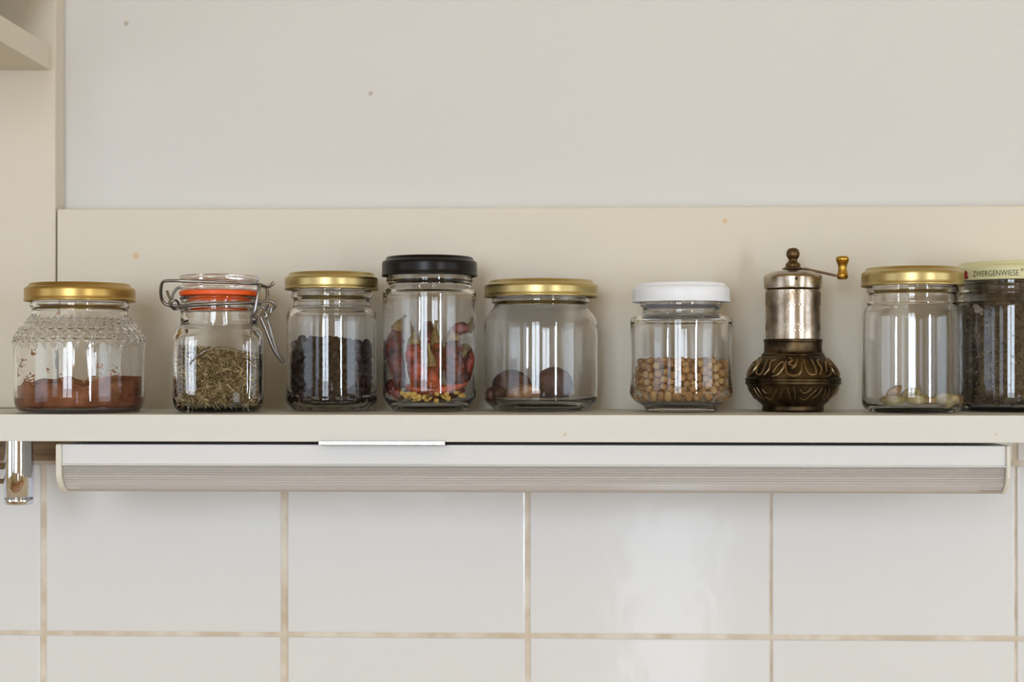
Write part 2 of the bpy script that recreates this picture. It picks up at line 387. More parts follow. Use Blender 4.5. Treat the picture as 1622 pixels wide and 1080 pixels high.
def fine(prof, lo, hi, step):                     # keep the shoulder dense so that the relief resolves
    res = []
    for a, b in zip(prof, prof[1:]):
        res.append(a)
        if lo < (a[1]+b[1])/2 < hi:
            n = max(1, int(abs(b[1]-a[1])/step))
            for k in range(1, n): res.append((a[0]+(b[0]-a[0])*k/n, a[1]+(b[1]-a[1])*k/n))
    return res+[prof[-1]]
inn = [(68, 458), (68, 495), (72, 505), (84, 522), (93, 538), (95.5, 548), (95.5, 600), (95, yb-18), (90, yb-8), (70, yb-6), (0, yb-6)]
screw_jar(j1, fine(out, 500, 552, 1.2), inn, (85, 450, 478.5), m_gold, seg=608, disp=honey, it=1)
def filling(name, label, cat, j, prof_r, ylow, ytop_fn, m, kind='stuff', seg=96, amp=0.0, rings=10, n=2, steps=6):
    """closed heap inside a jar: wall up to an uneven top"""
    bm = bmesh.new(); s_ = j.s; R = []
    for k in range(rings+1):                      # bottom to top along the wall
        R.append(('w', k/rings))
    ringsv = []; cb = bm.verts.new((0, 0, (j.yb-ylow)*s_))
    def rad(a, r):
        if n == 2: return r
        return r/((abs(math.cos(a))**n+abs(math.sin(a))**n)**(1/n))
    for _, t in R:
        ring = []
        for k in range(seg):
            a = 2*PI*k/seg; r = prof_r; rr = rad(a, r)
            if t < 0.02: rr *= 0.93
            x, y = rr*math.cos(a), rr*math.sin(a); yt = ytop_fn(x, y)
            z = ylow+(yt-ylow)*t
            if t > 0.05: f_ = 1+amp*noise.noise(Vector((x*0.12, y*0.12, z*0.12)))-amp*0.5; x *= f_; y *= f_
            ring.append(bm.verts.new((x*s_, y*s_, (j.yb-z)*s_)))
        ringsv.append(ring)
    for q in range(1, steps):
        ring = []
        for k in range(seg):
            a = 2*PI*k/seg; rr = rad(a, prof_r)*(1-q/steps); x, y = rr*math.cos(a), rr*math.sin(a)
            ring.append(bm.verts.new((x*s_, y*s_, (j.yb-ytop_fn(x, y))*s_)))
        ringsv.append(ring)
    ct = bm.verts.new((0, 0, (j.yb-ytop_fn(0, 0))*s_))
    for A, D in zip(ringsv, ringsv[1:]):
        for k in range(seg): bm.faces.new((A[k], A[(k+1) % seg], D[(k+1) % seg], D[k]))
    for k in range(seg):
        bm.faces.new((cb, ringsv[0][(k+1) % seg], ringsv[0][k])); bm.faces.new((ct, ringsv[-1][k], ringsv[-1][(k+1) % seg]))
    o = obj(name, bm, m, loc=j.loc); tag(o, label, cat, kind=kind); o.rotation_euler = j.root.rotation_euler
    return o
def ctop(x, y): return 608+0.03*(y-x)-9*noise.noise(Vector((x*0.03+4, y*0.03, 0)))*2-4*noise.noise(Vector((x*0.12, y*0.12, 3)))
coc = filling('cocoa_powder', 'reddish brown cocoa powder filling the lower third of the honeycomb jar', 'powder', j1, 94.7, yb-9, ctop, m_cocoa, rings=14, steps=12, seg=160)
bm = bmesh.new()                                  # powder clinging to the inside of the glass
random.seed(3)
def smudge(a0, yc, sz, n):
    for _ in range(n):
        a = a0+random.gauss(0, sz/95); y = yc+random.gauss(0, sz*0.8); r = random.uniform(0.8, 2.6)
        c = Vector((math.cos(a), math.sin(a), 0)); tx = Vector((-c.y, c.x, 0)); P = (c*94.6+Vector((0, 0, j1.yb-y)))*j1.s
        vs = [bm.verts.new(P+(tx*math.cos(q)*random.uniform(.6,1.2)+Vector((0,0,1))*math.sin(q)*random.uniform(.6,1.2))*r*j1.s-c*0.0003*random.random()) for q in [k*PI/3 for k in range(6)]]
        pk = bm.verts.new(P-c*0.0006)
        for k in range(6): bm.faces.new((pk, vs[k], vs[(k+1) % 6]))
        bm.faces.new(vs[::-1])
for a, y, sz, n in ((-2.05, 560, 3, 16), (-2.35, 577, 6, 26), (-2.6, 590, 8, 34), (-1.75, 586, 3, 6), (-0.95, 582, 3, 8), (-0.72, 588, 6, 22), (-2.15, 603, 7, 40), (-1.0, 604, 8, 46), (-1.5, 606, 10, 24), (-1.6, 500, 1, 3)):
    smudge(a, y, sz, n)
obj('powder_smudge', bm, m_smudge, coc, kind='stuff')

# 2 clip-top jar ------------------------------------------------------------
j2 = J('clip_top_jar', 'small square clip-top jar with orange rubber seal and wire bail', 347.5, 1.056, rz=math.radians(10))
yb = j2.yb
out = [(0, yb-4, 4), (44, yb-4, 4), (50, yb, 4), (58, yb-0.5, 4.5), (66, yb-5, 5), (70, yb-14, 5.5), (70.5, 600, 6), (70.5, 560, 6), (70.5, 540, 6), (69.5, 530, 6), (66, 523, 5), (61, 518, 3), (60, 514, 2.0), (60, 505, 2),
       (60, 494, 2), (62.5, 491, 2), (63, 487, 2), (62, 483, 2), (59.5, 481, 2), (59.5, 477, 2), (61.5, 474, 2), (61, 470.5, 2)]
inn = [(51, 470.5, 2), (51, 485, 2), (51, 512, 2), (55, 520, 3), (62, 529, 5), (64.8, 540, 6), (64.8, 600, 6), (64.5, yb-20, 6), (58, yb-10, 4.5), (30, yb-8.5, 4), (0, yb-9, 4)]
bm = bmesh.new(); lathe(bm, chaikin(j2.P(out+inn), 2), 128, sq=True); obj('glass_body', bm, m_glass, j2.root)
lidp = [(0, 467.5), (40, 467.5), (43, 461), (60, 460.8), (62, 457), (60.5, 454.5), (56.5, 453), (56, 450), (60, 448), (62.3, 443), (61, 438), (57, 436), (54, 438), (50, 441), (0, 441)]
bm = bmesh.new(); lathe(bm, chaikin(j2.P(lidp), 2), 96); obj('glass_lid', bm, m_glass, j2.root)
bm = bmesh.new(); lathe(bm, chaikin(j2.P([(44, 461.4), (61.5, 461.4), (62.3, 465), (61.5, 469.9), (50, 469.9), (49.5, 479), (46, 479), (44, 470), (44, 461.4)]), 1), 96); obj('rubber_seal', bm, m_orange, j2.root)
wr = 2.5*j2.s; P = j2.pt
def wire(name, pts, r=wr, closed=False, seg=10): 
    bm = bmesh.new(); tube(bm, pts, r, seg, closed, 3); return obj(name, bm, m_wire, j2.root)
wire('bail_wire', [P(288,487,-14), P(277,485.5,-16), P(266,483.5,-18), P(260.5,476,-22), P(260,464,-34), P(263,452,-46), P(270,449,-56), P(290,449,-63.5), P(330,450.5,-66), P(370,451.5,-66), P(398,452,-60), P(412,452.5,-38), P(421,455,-20), P(428,453,-12), P(432.5,447,-10)])
wire('bail_wire', [P(288,488,14), P(277,486,15), P(268,483,17), P(271,472,30), P(274,461,44), P(282,453,58), P(310,452,66), P(350,452,67), P(395,452,60), P(414,452,30), P(421,456,12), P(422.5,466,8), P(421,477,6)])
ring = [Vector((math.cos(a)*63.4*j2.s, math.sin(a)*63.4*j2.s, (j2.yb-484-3*math.cos(a)*-1)*j2.s)) for a in [2*PI*k/24 for k in range(24)]]
wire('neck_wire', ring, closed=True)
wire('neck_wire', [P(409,479,-10), P(418,477.5,-10), P(428,477.8,-9), P(434,483,-7), P(432,488.5,-4), P(424,489.5,0), P(414,486,3), P(409,482,5)])
wire('hinge_loop', [P(280+5.5*math.cos(a), 484+7*math.sin(a), -16+6*math.sin(a+0.6)) for a in [2*PI*k/12 for k in range(12)]], r=wr*0.8, closed=True)
wire('hinge_loop', [P(267,462,-4), P(270,470,-8), P(273,477,-12), P(270,484,-14), P(266,483,-16)], r=wr*0.9)
wire('clamp_arm', [P(412,451,-40), P(410,462,-44), P(407,478,-46), P(404.5,493,-46), P(403.5,500,-44), P(407,505,-40), P(402,508,-38), P(398.5,503,-40), P(401,498,-44)])
wire('lever', [P(423,484,-12), P(418,494,-26), P(413.5,502,-34), P(416,511,-34), P(421,523,-32), P(426,537,-30), P(432,553,-26), P(440,566,-20), P(447.5,574,-14)])
wire('lever', [P(429,488,-4), P(427,496,-4), P(423,506,-8), P(427,520,-8), P(432,540,-8), P(438,557,-9), P(444,567,-11), P(449,573.5,-13)])
wire('lever', [P(418+4*math.cos(a), 500+4*math.sin(a), -28) for a in [2*PI*k/10 for k in range(10)]], r=wr*0.9, closed=True)
# raised lettering and oval on the front face
def text_mesh(txt, size, m, ext=0.0003, space=1.0):
    cu = bpy.data.curves.new('lettering', 'FONT'); cu.body = txt; cu.size = size; cu.extrude = ext; cu.align_x = 'CENTER'; cu.space_character = space; cu.resolution_u = 3
    o = bpy.data.objects.new('tmp', cu); C.objects.link(o); bpy.context.view_layer.update()
    me = bpy.data.meshes.new_from_object(o.evaluated_get(bpy.context.evaluated_depsgraph_get())); bpy.data.objects.remove(o); me.materials.clear(); me.materials.append(m)
    return me
me = text_mesh('KILNER', 15*j2.s, m_glass, 0.0007, 1.55)
R0 = 62*j2.s; cz0 = (j2.yb-625)*j2.s; cx0 = 8*j2.s
for v in me.vertices:
    a = v.co.x/R0*0.98; r = R0+v.co.y; v.co = Vector((cx0+r*math.sin(a)*0.92, -70.6*j2.s-v.co.z*0.8, cz0+r*math.cos(a)*0.92))
o = bpy.data.objects.new('embossed_lettering', me); C.objects.link(o); o.parent = j2.root
bm = bmesh.new(); tube(bm, [(cx0+53*j2.s*math.cos(a), -70.5*j2.s, (j2.yb-596)*j2.s+45*j2.s*math.sin(a)) for a in [PI*(0.13+0.74*k/30) for k in range(31)]], 0.0005, 6, False, 1); obj('embossed_oval', bm, m_glass, j2.root)
# herbs
m_herb = mat('dried_herb', (120,98,66), 0.8, spec=0.2)
at = N(m_herb, 'ShaderNodeAttribute', attribute_name='tone'); cr = N(m_herb, 'ShaderNodeValToRGB'); e = cr.color_ramp.elements
e[0].color = (*lin((76,60,38)), 1); e[1].color = (*lin((214,192,144)), 1)
x_ = e.new(0.4); x_.color = (*lin((132,114,72)), 1); x_ = e.new(0.7); x_.color = (*lin((160,138,108)), 1)
L(m_herb, at, 'Fac', cr, 'Fac'); L(m_herb, cr, 'Color', B(m_herb), 'Base Color')
m_herbcore = mat('herb_core', (84,66,44), 0.9); add_noise_col(m_herbcore, (60,44,28), (120,98,66), 400)
def slivers(name, m, parent, pts, Lr, wr_, seed, tones=None, kind='stuff'):
    random.seed(seed); V = []; Fc = []; T = []
    for p, tang in pts:
        ln = random.uniform(*Lr); wd = random.uniform(*wr_); d = tang.normalized(); sd = d.orthogonal().normalized()
        up = d.cross(sd); an = random.random()*6.28; sd2 = sd*math.cos(an)+up*math.sin(an); up2 = d.cross(sd2); bend = up2*ln*random.uniform(-.2,.2)
        b = len(V); t = random.random()
        cs = [(-.5, .25, 0), (-.2, 1, .8), (.2, 1, .8), (.5, .2, 0)]
        for (u, q, k) in cs:
            c = p+d*u*ln+bend*k
            for sg in (1, 0, -1): 
                V.append(c+(sd2*wd*q*0.5*sg if sg else up2*wd*q*0.35))
        for k in range(3):
            i = b+3*k
            Fc += [(i, i+1, i+4, i+3), (i+1, i+2, i+5, i+4), (i+2, i, i+3, i+5)]
        T += [t]*12
    me = bpy.data.meshes.new(name); me.from_pydata([tuple(v) for v in V], [], Fc); a_ = me.attributes.new('tone', 'FLOAT', 'POINT'); a_.data.foreach_set('value', T)
    me.materials.append(m); o = bpy.data.objects.new(name, me); C.objects.link(o); o.parent = parent; o['kind'] = kind; return o
def htop(x, y): return 551+0.10*(x+60)+4*noise.noise(Vector((x*0.05, y*0.05, 1)))
herb = filling('dried_herbs', 'loose brown dried herb needles inside the clip-top jar', 'herbs', j2, 59, j2.yb-13, lambda x, y: htop(x, y)+4, m_herbcore, n=6, amp=0.02)
random.seed(11); pts = []
for _ in range(4300):
    f_ = random.random(); y = random.uniform(546, j2.yb-13)
    if f_ < 0.6: x, d = random.uniform(-61, 61), random.uniform(-62, -57)
    elif f_ < 0.72: x, d = random.uniform(57, 62), random.uniform(-61, 61)
    elif f_ < 0.82: x, d = random.uniform(-62, -57), random.uniform(-61, 61)
    else: x, d = random.uniform(-58, 58), random.uniform(-60, 50); y = htop(x, d)+random.uniform(-1, 4)
    if y < htop(x, d): continue
    r_ = (abs(x)**6+abs(d)**6)**(1/6)
    if r_ > 61: x *= 61/r_; d *= 61/r_
    tg = Vector((random.gauss(0, 1), random.gauss(0, .3), random.gauss(0, .8)))
    if f_ >= 0.6 and f_ < .82: tg = Vector((random.gauss(0, .3), random.gauss(0, 1), random.gauss(0, .8)))
    pts.append((Vector((x*j2.s, d*j2.s, (j2.yb-y)*j2.s)), tg))
slivers('herb_needle', m_herb, herb, pts, (9*j2.s, 20*j2.s), (1.5*j2.s, 2.6*j2.s), 5)

# seeds packed in a jar ---------------------------------------------------------------
def pack(R, y0, topfn, d, n, iters=170, seed=1):
    rs = np.random.RandomState(seed); r = R-d/2
    a = rs.rand(n)*2*PI; q = r*np.sqrt(rs.rand(n)); x, y = q*np.cos(a), q*np.sin(a)
    tops = np.array([topfn(u, v) for u, v in zip(x, y)]); z = d/2+(tops-d)*rs.rand(n)
    P_ = np.stack([x, y, z], 1)
    for it in range(iters):
        D = P_[:, None, :]-P_[None, :, :]; dist = np.sqrt((D**2).sum(-1))+1e-6
        ov = np.clip(d-dist, 0, None); np.fill_diagonal(ov, 0)
        P_ += (D/dist[..., None]*ov[..., None]).sum(1)*0.28
        P_[:, 2] -= d*0.01
        rr = np.hypot(P_[:, 0], P_[:, 1]); k = np.minimum(1, r/np.maximum(rr, 1e-6)); P_[:, 0] *= k; P_[:, 1] *= k
        tp = np.array([topfn(u, v) for u, v in P_[:, :2]]) if it % 10 == 0 else tp
        P_[:, 2] = np.clip(P_[:, 2], d/2, tp-d/2)
    return P_
def seeds_in(j, name, label, cat, group, mats, meshes, R, ylow, topfn, d, n, seed):
    pk = pack(R, 0, topfn, d, n, seed=seed); vis = pk[:, 1]-0.55*np.maximum(0, pk[:, 2]-0)  # nearest the camera first
    wall = np.hypot(pk[:, 0], pk[:, 1])
    key = np.where((wall > R-1.6*d) & (pk[:, 1] < R*0.3), pk[:, 1]-200, pk[:, 1]-0.3*pk[:, 2])
    order = np.argsort(key); random.seed(seed); rest = bmesh.new()
    for c, i in enumerate(order):
        x, y, z = pk[i]; loc = Vector((x*j.s, y*j.s, (j.yb-ylow)*j.s+z*j.s))+j.loc
        me = random.choice(meshes)
        rot = (random.random()*6, random.random()*6, random.random()*6); sc_ = random.uniform(0.9, 1.07)
        if c < 300:
            o = bpy.data.objects.new(name, me); C.objects.link(o); o.location = loc; o.rotation_euler = rot; o.scale = (sc_,)*3
            tag(o, label, cat, group)
        else:
            bmesh.ops.create_icosphere(rest, subdivisions=1, radius=d/2*j.s*0.93, matrix=__import__('mathutils').Matrix.Translation(loc-j.loc))
    if n > 300: tag(obj(name+'_heap', rest, mats[0], loc=j.loc), 'remaining '+label, cat, None, 'stuff')
def ribbed(name, rad, m, ribs=12, amp=0.05, squash=1.0, wr=0.0):
    bm = bmesh.new(); bmesh.ops.create_uvsphere(bm, u_segments=24, v_segments=12, radius=1)
    for v in bm.verts:
        a = math.atan2(v.co.y, v.co.x); f_ = 1+amp*math.cos(a*ribs)*math.sqrt(max(0, 1-v.co.z**2))+wr*noise.noise(v.co*3+Vector((ribs, 0, 0)))
        v.co *= f_*rad; v.co.z *= squash
    top = max(bm.verts, key=lambda v: v.co.z); top.co.z *= 1.15
    me = bpy.data.meshes.new(name); bm.to_mesh(me); bm.free(); me.materials.append(m); me.shade_smooth(); return me

# 3 allspice jar ------------------------------------------------------------
j3 = J('glass_jar', 'glass jar full of dark berries with gold lid, beside the clip-top jar', 525.5, 1.078); yb = j3.yb
out = base_outer(yb, 58)+[(63, yb-3), (71, yb-12), (73.3, yb-19), (71.5, yb-25), (71, 600), (70.5, 505), (70, 497), (66, 491), (61, 488), (60, 483), (60, 475), (64, 472), (64.5, 468), (63, 464), (61, 461), (62, 450), (61, 440)]
inn = [(56, 440), (56, 490), (60, 494), (65.5, 500), (66, 520), (66, yb-30), (62, yb-19), (40, yb-15), (0, yb-15)]
screw_jar(j3, out, inn, (73.5, 433, 460), m_gold2)
m_allA = mat('dark_berry', (44,24,20), 0.6, spec=0.3); add_noise_col(m_allA, (28,14,12), (58,32,26), 400); m_allB = mat('brown_berry', (40,25,22), 0.65)
am = [ribbed('allspice_berry', 6.9*j3.s, m_allA, 5, 0.02, 0.95, 0.06), ribbed('allspice_berry', 6.6*j3.s, m_allB, 7, 0.02, 1.0, 0.08)]
seeds_in(j3, 'spice_berry', 'round dark brown spice berry in the gold-lidded jar beside the clip-top jar', 'spice berry', 'dark spice berries in the jar right of the clip-top jar',
         [m_allA], am, 65, yb-16, lambda x, y: (yb-16)-(519+0.09*(x+60)), 14, 635, 4)

# 4 chili jar ---------------------------------------------------------------
j4 = J('glass_jar', 'tall straight glass jar of dried red chilies under a black lid', 680.5, 1.075); yb = j4.yb
out = base_outer(yb, 56)+[(59, yb-3), (66, yb-11), (73, yb-22), (74.5, yb-30), (74.5, 560), (74.5, 466), (73, 460), (68, 456.5), (66, 454), (66, 449), (69, 446), (69, 443), (66, 440), (65, 430), (65, 418)]
inn = [(60, 418), (60, 455), (65, 461), (69.5, 468), (69.8, 560), (69.8, yb-32), (64, yb-20), (52, yb-11), (30, yb-10), (0, yb-10)]
screw_jar(j4, out, inn, (75.3, 408, 438.7), m_black)
def chm(name, a, b):
    m = mat(name, a, 0.34, spec=0.5); add_noise_col(m, tuple(int(v*0.62) for v in a), b, 130, 5, 0.36, 0.66); return m
m_chd = chm('chili_dark', (92,26,16), (132,44,26)); m_chr = chm('chili_red', (160,46,26), (196,78,42)); m_chp = chm('chili_purple', (104,26,22), (140,46,34)); m_cho = chm('chili_orange', (176,58,28), (202,88,44))
m_stem = mat('chili_stem', (140,116,70), 0.75); add_noise_col(m_stem, (112,90,50), (166,142,92), 200)
def chili(label, pts, wid, m, stem, calyx=True, curl=0):
    """pts: body from the calyx end to the tip (px x, px y, px depth); stem: points from the calyx out"""
    o0 = Vector(pts[-1]); base = j4.pt(*pts[len(pts)//2])
    root = thing('dried_chili', label, 'chili pepper', j4.loc+base, 0, 'dried chilies in the black-lidded jar')
    n = len(pts); prof = [wid*(0.30 if i == 0 else 0.5 if i < n*0.45 else 0.5*(1-((i-n*0.45)/(n*0.62))**1.6)) for i in range(n)]
    prof = [max(p_, 1.6)*j4.s for p_ in prof]; sd = random.random()*50
    def wob(p, an): return 0.17*noise.noise(Vector((math.cos(an)*1.4, math.sin(an)*1.4, p.z*300+sd)))+0.10*noise.noise(Vector((math.cos(an)*3, math.sin(an)*3, p.z*650+sd)))
    bm = bmesh.new(); tube(bm, [j4.pt(*q)-base for q in pts], prof, 26, False, 4, wob); obj('chili_body', bm, m, root)
    if stem:
        sp = [pts[0]]+list(stem); k = len(sp)
        rr = [wid*0.42, wid*0.30]+[2.0]*(k-2) if k > 2 else [wid*0.42, 2]
        rr[-1] = 2.6
        bm = bmesh.new(); tube(bm, [j4.pt(*q)-base for q in sp], [v*j4.s for v in rr], 12, False, 3, lambda p, an: 0.12*math.cos(an*5)); obj('stem', bm, m_stem, root)
random.seed(21)
chili('dark red dried chili with curved stem, leftmost in the jar', [(632,524,-22), (630,540,-26), (630,558,-28), (632,578,-28), (635,598,-26), (637,615,-22)], 25, m_chd, [(635,515,-22), (640,506,-20), (645,500,-18)])
chili('bright red dried chili with tan cap and short stem, second from left', [(661,546,-44), (661,558,-46), (663,574,-48), (665,592,-46), (668,610,-42), (672,622,-36)], 27, m_chr, [(660,539,-44), (661,531,-42), (662,524,-40)])
chili('purplish red dried chili standing tip upward behind the others', [(682,600,4), (682,580,2), (681,560,0), (680,540,-2), (678.5,522,-2), (678,509,-2)], 21, m_chp, None)
chili('narrow orange red chili with long tan cap in the middle front', [(688,580,-50), (689,592,-50), (690,604,-48), (692,616,-44), (694,626,-38)], 20, m_cho, [(687,568,-50), (684,555,-48), (683,545,-46)])
chili('red chili half hidden behind the middle one, green stem leaning right', [(694,546,-16), (695,560,-18), (694,578,-18), (692,596,-16), (690,612,-14)], 22, m_chr, [(691,536,-14), (691,520,-12), (692,508,-10)])
chili('broad dark red chili with tan cap right of the middle', [(720,541,-34), (721,555,-38), (722,572,-38), (722,590,-36), (724,608,-32), (722,622,-26)], 31, m_chd, [(719,533,-34), (717,526,-34), (716,520,-32)])
chili('arched glossy red chili with stem rising at the right wall of jar', [(740,524,-16), (733,520,-20), (725,523,-18), (718,534,-10), (714,550,-2), (713,570,2)], 20, m_chp, [(744,518,-14), (746,510,-12), (747,503,-10)])
chili('dark red chili with drooping tan stem at the lower right', [(737,552,-26), (741,564,-26), (741,580,-28), (736,596,-30), (730,612,-30)], 22, m_chd, [(734,560,-40), (733,572,-44), (734,582,-44)])
chili('orange red chili lying flat along the bottom of the jar', [(648,613,-36), (664,616,-44), (684,618,-47), (704,617,-46), (724,612,-40), (738,607,-32)], 15, m_cho, None)
chili('small blackish red chili end in the lower left of jar', [(622,604,-20), (624,612,-26), (632,622,-34), (644,630,-40)], 17, m_chd, None)
chili('dark red chili lying behind along the jar floor', [(640,628,0), (662,630,6), (690,630,8), (716,626,4), (734,618,-2)], 24, m_chd, None)
m_seed = mat('chili_seed', (214,176,84), 0.5)
bm = bmesh.new(); bmesh.ops.create_uvsphere(bm, u_segments=12, v_segments=8, radius=1)
for v in bm.verts: v.co = Vector((v.co.x*4.4*(1+0.15*v.co.y), v.co.y*3.6, v.co.z*1.4))*j4.s
sme = bpy.data.meshes.new('chili_seed'); bm.to_mesh(sme); bm.free(); sme.materials.append(m_seed); sme.shade_smooth()
random.seed(5)
for k in range(40):
    a = -PI/2+random.uniform(-1.15, 1.15) if k < 30 else random.uniform(0, 6.28); r = random.uniform(54, 60) if k < 30 else random.uniform(10, 48)
    lift = max(0, (r-50))*0.9
    o = bpy.data.objects.new('chili_seed', sme); C.objects.link(o); o.location = j4.loc+Vector((r*math.cos(a), r*math.sin(a), 12+random.uniform(1, 10)+lift))*j4.s
    o.rotation_euler = (random.uniform(.3, 1.6), random.uniform(-.6, .6), random.uniform(-.5, .5)); tag(o, 'flat yellow chili seed on the floor of the black-lidded jar', 'seed', 'loose chili seeds under the dried chilies')

# 5 nutmeg jar --------------------------------------------------------------
j5 = J('glass_jar', 'broad sloping-shouldered glass jar with gold lid holding four nutmegs', 857, 1.084); yb = j5.yb
out = base_outer(yb, 70)+[(74, yb-2), (82, yb-9), (88, yb-14), (90, yb-19), (88.8, yb-22), (90, yb-25), (90, 600), (90, 520), (90.3, 512), (88, 506), (84, 499), (79, 492), (75, 487.5), (73.5, 484), (75, 482), (78.5, 480), (78.5, 476), (76, 472), (76, 460), (76, 452)]
inn = [(71, 452), (71, 486), (76, 495), (83, 507), (85.5, 516), (85.5, 600), (85.5, yb-24), (82, yb-17), (60, yb-14), (0, yb-14)]
screw_jar(j5, out, inn, (89.5, 445, 472), m_gold2)
m_nd = mat('nutmeg_dark', (88,58,50), 0.55); add_noise_col(m_nd, (62,38,34), (106,72,60), 120, 5); m_nl = mat('nutmeg_light', (158,112,76), 0.6); add_noise_col(m_nl, (116,74,46), (196,156,120), 110, 5)
m_np = mat('nutmeg_purple', (76,52,56), 0.45); add_noise_col(m_np, (58,38,42), (100,72,72), 150, 5)
def nutmeg(label, x, y, d, a, b, c, m, rot=(0, 0, 0), sd=0):
    bm = bmesh.new(); bmesh.ops.create_icosphere(bm, subdivisions=4, radius=1)
    for v in bm.verts:
        q = v.co.copy(); f_ = 1+0.05*noise.noise(q*2.2+Vector((sd, 0, 0)))-0.035*abs(noise.noise(Vector((q.x*1.5, q.y*6, q.z*6))+Vector((sd, 1, 0))))
        v.co = Vector((q.x*a, q.y*b, q.z*c))*f_*j5.s
    o = obj('nutmeg', bm, m, loc=j5.loc+j5.pt(x, y, d)); o.rotation_euler = rot; tag(o, label, 'nutmeg', 'nutmegs in the broad jar')
fl = yb-14
nutmeg('big dark brown nutmeg behind the pale one, left in the broad jar', 811, fl-25, 4, 32, 30, 26, m_nd, (0, .15, .2), 1)
nutmeg('dark purplish nutmeg standing alone on the right in the broad jar', 877, fl-27, -14, 31, 29, 28, m_np, (0, -.1, .1), 5)
nutmeg('pale brown nutmeg lying in front in the broad jar', 831, fl-14.5, -50, 26.5, 19, 14.5, m_nl, (0, -.06, .05), 9)
nutmeg('small brown nutmeg half hidden at the left wall of the broad jar', 788, fl-12.5, -36, 16, 15, 12, m_nd, (0, .1, 0), 13)

# 6 coriander jar -----------------------------------------------------------
j6 = J('glass_jar', 'glass jar half full of round tan seeds under a white lid', 1079, 1.072); yb = j6.yb
out = base_outer(yb, 56)+[(57.5, yb-5), (58.5, yb-8), (68, yb-13), (78, yb-20), (82, yb-29), (81, yb-35), (79.5, 600), (79, 560), (80.5, 515), (81, 507), (78, 502.5), (70, 500), (62, 498), (60.5, 494), (61, 489), (65, 485), (65, 481), (62, 478), (62, 468), (62, 458)]
inn = [(57, 458), (57, 498), (60, 503), (72, 506), (75.5, 512), (75, 560), (75.2, 600), (76, yb-33), (70, yb-24), (54, yb-15), (0, yb-14)]
screw_jar(j6, out, inn, (76.4, 449.6, 479.5), m_whitelid)
m_coA = mat('coriander', (186,146,92), 0.6); add_noise_col(m_coA, (150,108,64), (200,158,104), 300, 3)
m_coB = mat('coriander_pale', (200,164,110), 0.6); m_coC = mat('coriander_rosy', (166,126,86), 0.6)
cm = [ribbed('coriander_seed', 6.4*j6.s, m_coA, 12, 0.03, 1.08), ribbed('coriander_seed', 6.0*j6.s, m_coB, 12, 0.03, 1.1), ribbed('coriander_seed', 6.1*j6.s, m_coC, 12, 0.03, 1.05), ribbed('coriander_seed', 6.6*j6.s, m_coA, 12, 0.03, 1.02)]
def cmin(R): return R
seeds_in(j6, 'coriander_seed', 'round tan coriander seed in the white-lidded jar', 'seed', 'coriander seeds in the white-lidded jar', [m_coA], cm, 74, yb-19,
         lambda x, y: (yb-19)-(561+0.02*abs(x+10)+4*noise.noise(Vector((x*.04, y*.04, 0)))), 13.2, 625, 9)

# 7 spice mill --------------------------------------------------------------
j7 = J('spice_mill', 'antique brass hand spice mill with ornate belly and crank handle', 1256, 1.078, cat='mill'); yb = j7.yb
m_brd = mat('antique_brass', (80,66,48), 0.4, metal=1.0); add_noise_col(m_brd, (50,40,30), (98,82,58), 90, 5)
m_brr = mat('worn_brass_relief', (140,120,92), 0.35, metal=1.0); m_sil = mat('worn_nickel', (186,170,150), 0.24, metal=1.0)
add_noise_col(m_sil, (130,112,92), (188,176,160), 60, 5); m_knob = mat('brown_brass', (104,82,58), 0.4, metal=1.0); m_yb = mat('yellow_brass', (186,146,64), 0.3, metal=1.0)
def L7(name, prof, m, seg=96, it=2, disp=None, loc=None):
    bm = bmesh.new(); lathe(bm, chaikin(j7.P(prof), it), seg, disp); return obj(name, bm, m, j7.root)
belly = [(48.5, 563), (52, 566), (60, 574), (67, 584), (71.5, 594), (72.5, 598), (75, 600), (75, 603), (73.4, 604), (75, 605.5), (74.5, 608.5), (72, 610), (70.5, 614), (66, 623), (58, 633), (50, 640), (47.5, 643), (48, 646), (48.5, 649), (47, yb)]
L7('belly', [(0, 560), (44, 560)]+belly+[(0, yb)], m_brd, 128, 1)
L7('collar', [(0, 537), (44, 537), (46, 538), (46, 541), (45, 543), (45, 556), (46.5, 560), (49, 561), (49.5, 563.5), (47, 565), (0, 565)], m_brd)
def knurl(a, z, r):
    y = j7.yb-z/j7.s
    if 464 < y < 484 or 514 < y < 524: return 0.35*j7.s*(math.sin(a*60+z*3800))
    return 0
cyl = [(0, 459), (41.5, 459), (42.8, 460)]+[(42.8, 461+k*1.25) for k in range(60)]+[(42.8, 537.5), (0, 537.5)]
L7('cylinder', cyl, m_sil, 240, 0, knurl)
L7('cap', [(0, 428), (16, 428.2), (30, 430), (41, 434), (45.6, 438), (46, 442), (45.2, 456), (44.5, 458.8), (0, 458.8)], m_sil)
L7('top_knob', [(0, 427), (17, 427), (17.5, 425.5), (13, 424), (12, 423), (11.5, 418), (8.5, 416), (6.5, 412.5), (7.5, 410), (10.4, 406), (10.6, 401), (9, 396), (5, 393.2), (0, 392.8)], m_knob, 48)
bm = bmesh.new(); A = [j7.pt(x, y, d) for x, y, d in ((1256, 426, -2), (1275, 426.5, -2), (1298, 431.5, -2), (1320, 436.5, -2), (1338, 438.5, -2))]
for i, (p, q) in enumerate(zip(A, A[1:])):
    pass
hwid = [7, 6, 4.5, 5, 7.5]; th = 1.7*j7.s; prev = None
for p, hw_ in zip(A, hwid):
    r4 = [bm.verts.new(p+Vector((0, sy*hw_*j7.s, sz*th))) for sy, sz in ((-1, -1), (1, -1), (1, 1), (-1, 1))]
    if prev:
        for k in range(4): bm.faces.new((prev[k], prev[(k+1) % 4], r4[(k+1) % 4], r4[k]))
    else: bm.faces.new(r4)
    prev = r4
